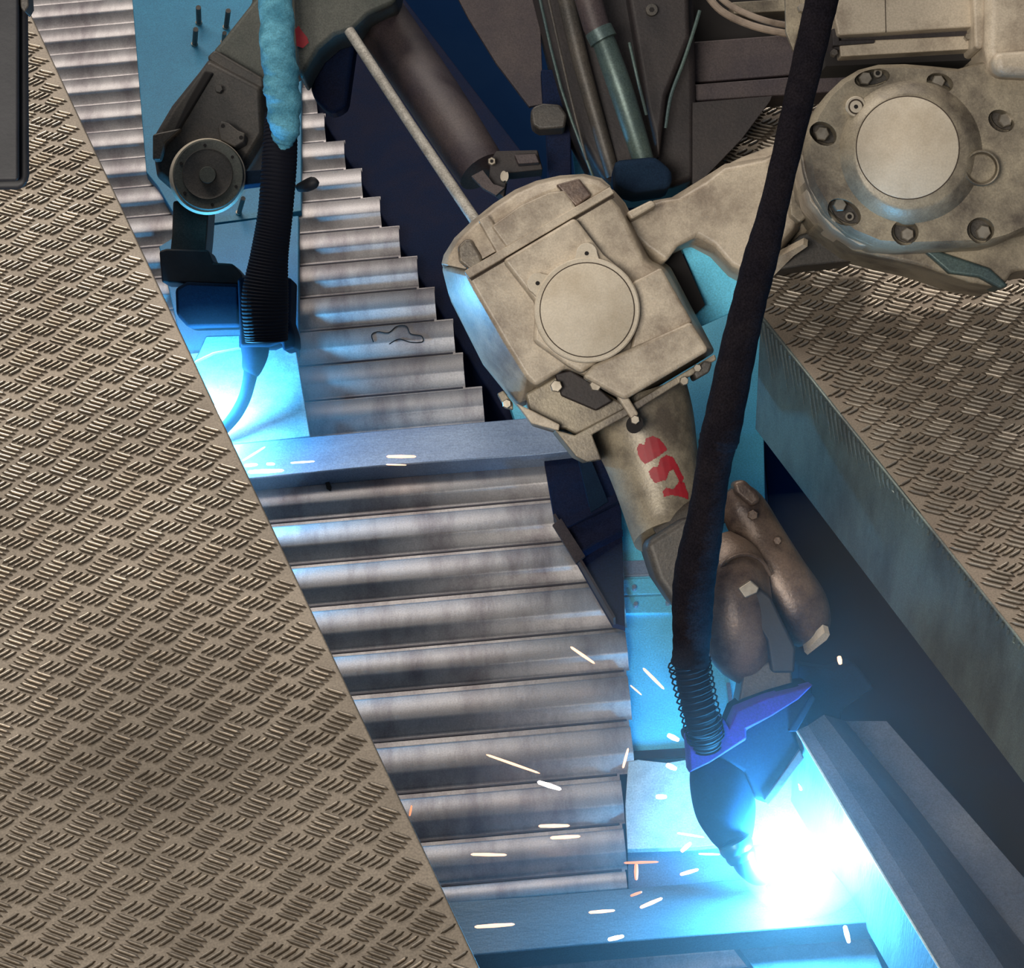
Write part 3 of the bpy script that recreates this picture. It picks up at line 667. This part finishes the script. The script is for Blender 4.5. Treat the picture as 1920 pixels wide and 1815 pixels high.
# ---- big shoulder joint
SO = [(1509, 277), (1514, 245), (1528, 212), (1552, 174), (1580, 147), (1612, 128), (1650, 118), (1700, 117), (1750, 121), (1800, 126), (1850, 112), (1990, 110), (1990, 420), (1925, 432), (1895, 446), (1862, 456), (1780, 461), (1700, 464), (1648, 460), (1596, 438), (1549, 396), (1520, 345)]
sh = ext('shoulder_casting', SO, 2.86, 3.06, 'olive', rob, inset=10, idep=.012, angle=30)
pk = [((1640, 141), 34, 17, -.2), ((1768, 150), 26, 18, .3), ((1884, 222), 26, 20, .5), ((1548, 246), 27, 21, .6), ((1588, 394), 34, 22, .55), ((1702, 432), 26, 24, 0), ((1845, 428), 26, 24, 0)]
cut = [ext('cutter', ell(p[0], p[1], a, b, r, n=24), 2.84, 2.89, 'hole', rob) for p, a, b, r in pk]
cut.append(ext('cutter', ell(1841, 315, 30, n=32), 2.84, 2.872, 'hole', rob))
carve(sh, cut)
sh['label'] = 'dusty olive beige shoulder casting with bolt pockets'
for p, a, b, r in pk:
    ext('pocket_floor', ell(p[0], p[1], a - 1, b - 1, r, n=24), 2.885, 2.90, 'darkcast', rob)
for x, y, r in ((1623, 146, 13), (1760, 152, 13), (1886, 224, 14), (1542, 250, 14), (1575, 384, 13), (1702, 439, 13), (1845, 435, 14)):
    bolt(rob, x, y, 2.868, r)
for x, y in ((1646, 137), (1593, 406)):
    o = ext('plug_screw', ell(x, y, 8, n=16), 2.872, 2.89, 'steel', rob); ext('plug_hole', ell(x, y, 4.5, n=12), 2.8716, 2.88, 'hole', o)
# boss around the cover: sloping ring
def cone(name, cx, cy, rr, m, parent, n=64, **k):
    return rings(name, [[W(x, y, d) for x, y in ell(cx, cy, r, n=n)] for r, d in rr], m, parent, **k)
cone('shoulder_boss', 1708, 285, [(104, 2.836), (110, 2.838), (120, 2.848), (132, 2.856), (140, 2.875)], 'olive', rob, angle=40)
cone('cover_joint', 1702, 277, [(97.5, 2.8352), (97.5, 2.85)], 'groove', rob)
cone('round_cover', 1702, 277, [(94, 2.8338), (95.5, 2.8344), (95.5, 2.85)], 'beige_cover', rob)
ext('sight_glass', ell(1841, 315, 28, n=32), 2.848, 2.88, 'olive', rob, inset=3, idep=.002)
cone('sight_rim', 1841, 315, [(28, 2.848), (30, 2.838), (32, 2.837), (34, 2.841), (35, 2.875)], 'olive', rob, caps=False)
cone('oil_plug', 1605, 200, [(9, 2.8515), (18, 2.8515), (20, 2.854), (20, 2.868)], 'beige_cover', rob, n=32)
cone('plug_ring', 1605, 200, [(13, 2.8508), (14.5, 2.8508), (14.5, 2.86)], 'groove', rob, n=32)
cone('plug_cap', 1605, 200, [(11.5, 2.850), (11.5, 2.86)], 'beige_cover', rob, n=32)
cone('plug_hole', 1605, 200, [(4, 2.8494), (4, 2.86)], 'hole', rob, n=16)
ext('shoulder_underside', [(1549, 396), (1648, 462), (1780, 462), (1925, 432), (1990, 420), (1990, 500), (1900, 510), (1880, 540), (1820, 530), (1730, 500), (1600, 470), (1530, 420)], 2.95, 3.10, 'olive', rob, bevel=.006)
limb('joint_rim', [(1505, 292, 2.882, 5), (1512, 330, 2.882, 6), (1530, 372, 2.882, 7), (1558, 408, 2.882, 7), (1592, 436, 2.882, 6), (1640, 458, 2.882, 5)], 'olive', rob, k=4, n=12)
ext('lower_bracket', [(1732, 470), (1760, 470), (1856, 502), (1892, 535), (1878, 542), (1836, 520), (1780, 512)], 2.94, 3.0, 'teal', rob, bevel=.004)
ext('left_rim', [(1502, 300), (1508, 270), (1520, 345), (1549, 398), (1600, 443), (1640, 462), (1612, 460), (1560, 428), (1518, 378)], 2.90, 2.99, 'beige', rob, bevel=.003)
# upper right casting and motor
ext('shoulder_arm', [(1852, -80), (1990, -80), (1990, 150), (1860, 142), (1848, 90)], 2.84, 3.05, 'beige', rob, bevel=.015, seg=4)
ext('arm_step', [(1862, 96), (1990, 88), (1990, 142), (1868, 138)], 2.815, 2.86, 'beige', rob, bevel=.012, seg=4)
mo = ext('motor_body', [(1560, -80), (1826, -80), (1828, 50), (1572, 66), (1562, 20)], 2.88, 3.02, 'beige', rob, bevel=.003)
ext('motor_seam', [(1657, -80), (1658.5, -80), (1662, 60), (1660.5, 60)], 2.8795, 2.89, 'groove', mo)
ext('motor_side', [(1574, 78), (1820, 66), (1822, 92), (1576, 106)], 2.90, 2.98, 'beige', rob, bevel=.002)
ext('motor_groove', [(1562, 56), (1826, 48), (1826, 82), (1564, 94)], 2.905, 2.99, 'rust_dark', rob)
ext('motor_end', [(1822, -80), (1850, -80), (1852, 70), (1842, 92), (1828, 90)], 2.86, 3.02, 'beige', rob, bevel=.004)
ext('motor_underside', [(1546, 100), (1840, 88), (1836, 112), (1548, 124)], 2.93, 3.02, 'hole', rob)
ext('motor_clip', [(1560, 54), (1572, 52), (1574, 76), (1640, 74), (1640, 80), (1562, 86)], 2.895, 2.91, 'rust_dark', rob, bevel=.001)
bolt(rob, 1816, 68, 2.89, 7); bolt(rob, 1565, 98, 2.895, 7, 'darkcast')

# ---- torch carried by the robot wrist
to = empty('welding_torch', W(1390, 1560, 2.9), 'dark blue welding torch with violet flare tint on top, above the bright right arc', 'welding torch')
ext('torch_neck', [(1394, 1262), (1448, 1238), (1482, 1232), (1488, 1300), (1478, 1316), (1380, 1340)], 2.93, 3.0, 'darkcast', to, bevel=.004)
U0 = [(1378, 1334), (1400, 1318), (1450, 1300), (1492, 1288), (1524, 1284), (1522, 1322), (1490, 1370), (1505, 1420), (1440, 1508), (1417, 1500), (1395, 1450), (1350, 1425), (1290, 1400), (1287, 1384), (1354, 1348), (1366, 1364)]
ext('torch_clamp', U0, 2.872, 2.98, 'tool', to, inset=6, idep=.01, bevel=.003)
ext('flare_tint_plate', [(1287, 1382), (1354, 1346), (1364, 1366), (1380, 1330), (1440, 1306), (1526, 1284), (1500, 1310), (1450, 1342), (1400, 1370), (1400, 1388), (1330, 1432), (1292, 1450)], 2.852, 2.90, 'violet', to, inset=4, idep=.006, bevel=.002)  # violet flare put into colour and shape, not a real cover
ext('clamp_jaw', [(1500, 1404), (1508, 1422), (1442, 1510), (1432, 1500)], 2.865, 2.93, 'rust', to, bevel=.002)
ext('clamp_spur', [(1478, 1372), (1524, 1300), (1530, 1310), (1494, 1372)], 2.862, 2.90, 'tool', to, bevel=.002)
limb('torch_body', [(1330, 1400, 2.91, 36), (1340, 1430, 2.91, 48), (1350, 1470, 2.90, 57), (1361, 1520, 2.89, 57), (1372, 1560, 2.88, 44), (1380, 1584, 2.87, 30)], 'tool', to, n=32)
limb('nozzle_ring', [(1376, 1578, 2.86, 32), (1381, 1588, 2.86, 33), (1385, 1597, 2.86, 30)], 'copper', to, k=3)
limb('nozzle_ring', [(1384, 1594, 2.86, 28), (1389, 1604, 2.86, 29), (1393, 1612, 2.86, 26)], 'copper', to, k=3)
limb('nozzle', [(1392, 1606, 2.86, 24), (1400, 1625, 2.86, 21), (1414, 1641, 2.865, 17), (1430, 1648, 2.87, 13), (1440, 1646, 2.88, 8)], 'copper', to, k=4)
limb('contact_tip', [(1438, 1638, 2.88, 7), (1446, 1652, 2.885, 5), (1438, 1664, 2.89, 3)], 'copper', to, k=4)

# ---- long black sleeve in front of the robot
sl = empty('cable_sleeve', W(1400, 600, 2.65), 'long black fabric hose sleeve hanging diagonally in front of the main robot', 'hose sleeve')
def wob(i, a): return 1 + .03 * math.sin(i * .5 + 2 * a) + .02 * math.sin(i * 2.3 - a)
limb('sleeve', [(1556, -70, 2.58, 33), (1541, 0, 2.58, 32), (1500, 178, 2.60, 28), (1449, 396, 2.63, 28), (1419, 511, 2.65, 33), (1389, 633, 2.67, 33), (1354, 800, 2.70, 38), (1342, 850, 2.71, 34), (1321, 981, 2.74, 35), (1302, 1087, 2.77, 41), (1297, 1193, 2.80, 35), (1294, 1245, 2.81, 37)], 'cloth', sl, k=8, n=24, wob=wob)
limb('ribbed_hose', [(1294, 1225, 2.82, 31), (1302, 1290, 2.83, 31), (1316, 1350, 2.84, 30), (1326, 1400, 2.86, 27)], 'rubber', sl, k=20, n=20, wob=lambda i, a: 1 + .06 * math.sin(i * 1.7))
cp = smoothpath([(1292, 1240, 2.82), (1302, 1290, 2.83), (1316, 1350, 2.84), (1324, 1385, 2.85)], 12)
C3 = [W(*p) for p in cp]; hel = []
turns = 15; NS = turns * 14
for i in range(NS + 1):
    u = i / NS * (len(C3) - 1); k = min(int(u), len(C3) - 2); c = C3[k].lerp(C3[k + 1], u - k)
    tg = (C3[k + 1] - C3[k]).normalized(); n1 = tg.cross(FW).normalized(); n2 = tg.cross(n1)
    a = 2 * PI * turns * i / NS; r = .0285 - .0035 * i / NS
    hel.append(c + n1 * (r * math.cos(a)) + n2 * (r * math.sin(a)))
rings('spring_guard', tube_pts(hel, .0012, 6), 'rubber', sl)

# ================================================================== LEFT ROBOT
r2 = empty('welding_robot', W(400, 300, 3.4), 'dark sooty welding robot arm at the upper left with a round end cap', 'robot')
ext('forearm', [(430, -80), (600, -80), (600, 100), (494, 160), (395, 98), (413, 78), (476, -2)], 3.46, 3.58, 'greycast', r2, bevel=.01, seg=3)
ext('clamp_ring', [(390, 104), (402, 92), (494, 146), (496, 162), (486, 170), (388, 112)], 3.43, 3.5, 'darkcast', r2, bevel=.006, seg=3)
ext('wrist_housing', [(391, 106), (494, 160), (500, 250), (470, 300), (452, 330), (330, 362), (292, 330), (287, 296), (288, 250), (320, 196), (370, 134)], 3.42, 3.56, 'darkcast', r2, inset=10, idep=.015, bevel=.005, seg=3)
ext('wrist_fin', [(286, 252), (300, 248), (340, 240), (310, 268), (300, 300), (286, 300)], 3.40, 3.46, 'darkcast', r2, bevel=.003)
ext('side_groove', [(384, 132), (400, 136), (350, 220), (326, 260), (318, 256), (350, 190)], 3.412, 3.43, 'hole', r2, bevel=.003)
ext('wrist_ear', [(408, 240), (414, 226), (428, 230), (446, 244), (460, 250), (458, 266), (440, 276), (412, 262)], 3.385, 3.43, 'darkcast', r2, bevel=.003)
for x, y in ((418, 236), (452, 258)): ext('ear_hole', ell(x, y, 4, n=12), 3.3845, 3.39, 'hole', r2)
bolt(r2, 410, 166, 3.405, 8, 'darkcast')
cone('cap_body', 389, 331, [(67, 3.372), (71, 3.378), (72, 3.42), (68, 3.50)], 'beige_cover', r2)  # paler than the arm: arc light on the cap put into its colour
cone('cap_rim', 391, 328, [(48, 3.368), (64, 3.366), (67, 3.372), (67, 3.39)], 'greycast', r2)
cone('cap_disc', 389, 326, [(42, 3.366), (47, 3.364), (48, 3.37), (48, 3.38)], 'darkcast', r2)
cone('cap_hub', 389, 328, [(15, 3.357), (16, 3.359), (16, 3.37)], 'greycast', r2, n=32)
for i in range(6):
    a = 2 * PI * i / 6 + .4
    ext('rim_hole', ell(391 + 56 * math.cos(a), 328 + 56 * math.sin(a), 3, n=10), 3.3655, 3.37, 'hole', r2)
ext('rear_casting', [(548, -80), (760, -80), (742, 4), (690, 28), (660, 56), (628, 66), (598, 92), (580, 122), (566, 150), (556, 130)], 3.38, 3.5, 'greycast', r2, bevel=.012, seg=3)
ext('rear_shade', [(590, 90), (606, 72), (644, 60), (668, 70), (650, 200), (620, 215), (585, 180), (578, 130)], 3.50, 3.56, 'navy', r2, bevel=.01)  # dark shape added where only shade lies beside the casting
ext('red_mark', [(553, 55), (560, 48), (566, 58), (576, 70), (579, 80), (568, 90), (556, 86)], 3.3785, 3.382, 'red', r2)
# torch of the left robot
t2 = empty('welding_torch', W(440, 780, 3.45), 'dark welding torch with curved black neck, left beside the walkway edge', 'welding torch')
ext('torch_neck', [(324, 376), (392, 378), (388, 440), (385, 470), (396, 492), (318, 480), (322, 440)], 3.49, 3.57, 'darkcast', t2, bevel=.004)
ext('mount_plate', [(298, 470), (312, 466), (390, 468), (400, 492), (436, 494), (455, 515), (450, 534), (303, 530)], 3.47, 3.55, 'black', t2, bevel=.004)
ext('clamp_body', [(328, 540), (350, 528), (448, 532), (450, 612), (352, 614), (330, 590)], 3.45, 3.53, 'tool', t2, bevel=.006)
ext('hose_socket', [(445, 520), (546, 520), (544, 600), (552, 626), (554, 650), (530, 658), (528, 640), (505, 650), (450, 650)], 3.43, 3.53, 'tool', t2, bevel=.005)
ext('clamp_wing', [(372, 662), (386, 630), (450, 628), (450, 652), (400, 662), (362, 680)], 3.47, 3.50, 'band', t2, bevel=.002)
limb('torch_body', [(478, 640, 3.46, 28), (478, 665, 3.46, 25), (472, 692, 3.46, 19), (469, 700, 3.46, 15)], 'tool', t2, k=4)
limb('swan_neck', [(471, 694, 3.46, 14), (466, 720, 3.46, 12.5), (457, 750, 3.46, 12), (440, 780, 3.46, 12), (418, 806, 3.46, 11)], 'tool', t2, k=6)
limb('adjusting_screw', [(548, 348, 3.42, 3), (562, 352, 3.42, 3)], 'darkcast', t2, k=1, n=8)
k1 = limb('adjusting_knob', [(560, 352, 3.41, 8), (575, 348, 3.40, 12), (588, 342, 3.39, 12), (593, 338, 3.39, 8)], 'black', t2, k=2, n=14)
# sleeve and ribbed hose
s2 = empty('cable_sleeve', W(520, 200, 3.3), 'pale blue fabric sleeve over a black ribbed hose, hanging along the left robot', 'hose sleeve')
limb('sleeve', [(512, -60, 3.30, 31), (515, 0, 3.30, 32), (524, 120, 3.31, 33), (530, 180, 3.32, 33), (534, 240, 3.33, 28), (531, 268, 3.34, 18), (528, 284, 3.34, 8)], 'bluecloth', s2, k=8, n=24, wob=lambda i, a: 1 + .06 * math.sin(i * .8 + a) + .05 * math.sin(i * 1.9 + 3 * a))
limb('ribbed_hose', [(527, 215, 3.36, 30), (524, 300, 3.36, 33), (516, 400, 3.37, 33), (505, 480, 3.38, 36), (497, 560, 3.39, 44), (500, 640, 3.40, 40)], 'rubber', s2, k=40, n=24, wob=lambda i, a: 1 + .022 * math.sin(i * 2.1))
t = ext('hose_clip', [(440, 322), (490, 318), (490, 344), (440, 350)], 3.40, 3.44, 'tool', bevel=.002)
tag(t, 'short dark clip bar between the left robot end cap and the ribbed hose', 'clip')

# ================================================================== ARC, SPARKS, FUMES
def blob(name, c, r, m, label, cat):
    bm = bmesh.new(); bmesh.ops.create_icosphere(bm, subdivisions=4, radius=r)
    for vv in bm.verts:
        q = vv.co.normalized()
        vv.co *= 1 + .25 * math.sin(3 * q.x + 2) * math.sin(3 * q.y + 1)
    me = bpy.data.meshes.new(name); bm.to_mesh(me); bm.free(); me.materials.append(M[m])
    o = bpy.data.objects.new(name, me); COL.objects.link(o); o.location = c
    return tag(o, label, cat)
blob('weld_arc', ARC, .018, 'arc', 'blinding white welding arc under the right torch nozzle', 'arc')
blob('weld_arc', ARC2, .014, 'arc', 'white welding arc at the walkway edge under the left torch', 'arc')
sp = [
 (912, 1415, 1012, 1450, 5, 0, 'longest thin orange spark, over the dark ribs of the lower panel'),
 (1008, 1466, 1052, 1480, 9, 1, 'thick short spark just below the end of the longest one'),
 (1070, 1213, 1115, 1244, 6, 0, 'slanting orange spark on the lower panel, left of the blue post'),
 (1206, 1253, 1245, 1292, 6, 0, 'slanting orange spark across the blue post, left of the spring guard'),
 (1182, 1285, 1203, 1303, 3, 0, 'faint thin spark at the left edge of the blue post'),
 (1010, 1549, 1068, 1548, 7, 0, 'upper of two level pinkish sparks on the lower panel'),
 (1032, 1571, 1088, 1568, 7, 0, 'lower of two level pinkish sparks on the lower panel'),
 (883, 1602, 950, 1603, 6, 0, 'level spark near the walkway edge above the bottom cross member'),
 (1170, 1618, 1235, 1616, 5, 2, 'level orange spark forming the bar of a T below the bright plate'),
 (1193, 1620, 1193, 1650, 8, 2, 'upright orange spark forming the stem of a T below the bright plate'),
 (1182, 1680, 1204, 1672, 5, 2, 'small orange spark just below the T-shaped pair'),
 (1200, 1702, 1242, 1684, 7, 0, 'rising orange spark on the bottom cross member, below the T-shaped pair'),
 (1104, 1711, 1153, 1707, 6, 0, 'nearly level spark in the middle of the bottom cross member'),
 (890, 1738, 965, 1733, 7, 0, 'long level spark at the left end of the bottom cross member'),
 (1140, 1762, 1170, 1755, 8, 1, 'bright spark on the bottom weld seam'),
 (1275, 1640, 1310, 1630, 7, 0, 'tilted spark left of the torch nozzle tip'),
 (1277, 1597, 1296, 1580, 8, 0, 'short steep spark below the right corner of the bright plate'),
 (1270, 1562, 1320, 1570, 4, 0, 'thin spark crossing the lower edge of the bright plate'),
 (1310, 1601, 1350, 1602, 4, 0, 'thin level spark just left of the nozzle rings'),
 (1252, 1378, 1273, 1388, 10, 1, 'white-hot fat spark on the blue post beside the torch'),
 (1250, 1434, 1268, 1442, 10, 1, 'white-hot fat spark on the upper edge of the bright plate'),
 (1230, 1494, 1250, 1494, 9, 1, 'small white square-ended spark in the middle of the bright plate'),
 (1498, 1452, 1502, 1482, 8, 1, 'white upright spark right of the torch clamp'),
 (1584, 1736, 1592, 1768, 9, 1, 'white upright spark below the right arc'),
 (1573, 1230, 1576, 1246, 9, 0, 'lone orange ember right of the brown wrist'),
 (1168, 1440, 1178, 1403, 5, 0, 'steep orange spark at the upper left corner of the bright plate'),
 (768, 1530, 772, 1510, 4, 2, 'short upright orange spark at the walkway edge'),
 (725, 856, 780, 856, 7, 0, 'level pinkish spark on the upper blue cross member, farthest from the left arc'),
 (724, 871, 762, 872, 3, 0, 'faint line spark below the pinkish spark on the upper cross member'),
 (545, 868, 590, 865, 4, 1, 'thin white spark on the upper cross member, middle of its left half'),
 (455, 864, 497, 838, 4, 1, 'long thin rising white spark next to the left arc'),
 (500, 870, 515, 870, 6, 1, 'small white dot spark on the upper cross member by the left arc'),
 (458, 873, 483, 871, 7, 1, 'short white spark touching the walkway edge by the left arc'),
 (465, 885, 532, 882, 9, 1, 'thickest white spark, low on the upper cross member by the left arc'),
]
for x0, y0, x1, y1, wpx, k, lab in sp:
    a, b = G(x0, y0, .055), G(x1, y1, .06)
    if lab.startswith('lone'): a, b = W(x0, y0, 3.0), W(x1, y1, 3.0)
    r = wpx * .5 * 3.0 / FPX
    P = [a.lerp(b, t) for t in (0, .06, .5, .94, 1)]
    o = rings('spark', tube_pts(P, [r * .3, r * .8, r, r * .7, r * .2], 8), ('spark', 'spark_hot', 'spark_red')[k], None)
    tag(o, lab, 'spark', 'flying weld sparks')

def fume(name, c, r, dens, label):
    m = bpy.data.materials.new('weld_fume'); m.use_nodes = True; nt = m.node_tree
    for nd in list(nt.nodes): nt.nodes.remove(nd)
    out = nt.nodes.new('ShaderNodeOutputMaterial'); vs = nt.nodes.new('ShaderNodeVolumeScatter')
    vs.inputs['Density'].default_value = dens; vs.inputs['Color'].default_value = (.85, .93, 1, 1)
    nt.links.new(vs.outputs[0], out.inputs['Volume'])
    bm = bmesh.new(); bmesh.ops.create_icosphere(bm, subdivisions=4, radius=1)
    me = bpy.data.meshes.new(name); bm.to_mesh(me); bm.free(); me.materials.append(m)
    o = bpy.data.objects.new(name, me); COL.objects.link(o); o.location = c; o.scale = r
    return tag(o, label, 'smoke', kind='stuff')
fume('weld_smoke', ARC + Vector((.06, .05, .02)), (.52, .55, .30), .2, 'thin blue-lit weld smoke hanging around the right arc')
fume('weld_smoke', ARC2 + Vector((.0, .03, .02)), (.22, .26, .12), .5, 'thin blue-lit weld smoke around the left torch')
fume('arc_plume', ARC + Vector((.02, .045, .02)), (.095, .11, .075), 1.7, 'dense white glowing plume right at the foot of the right torch')
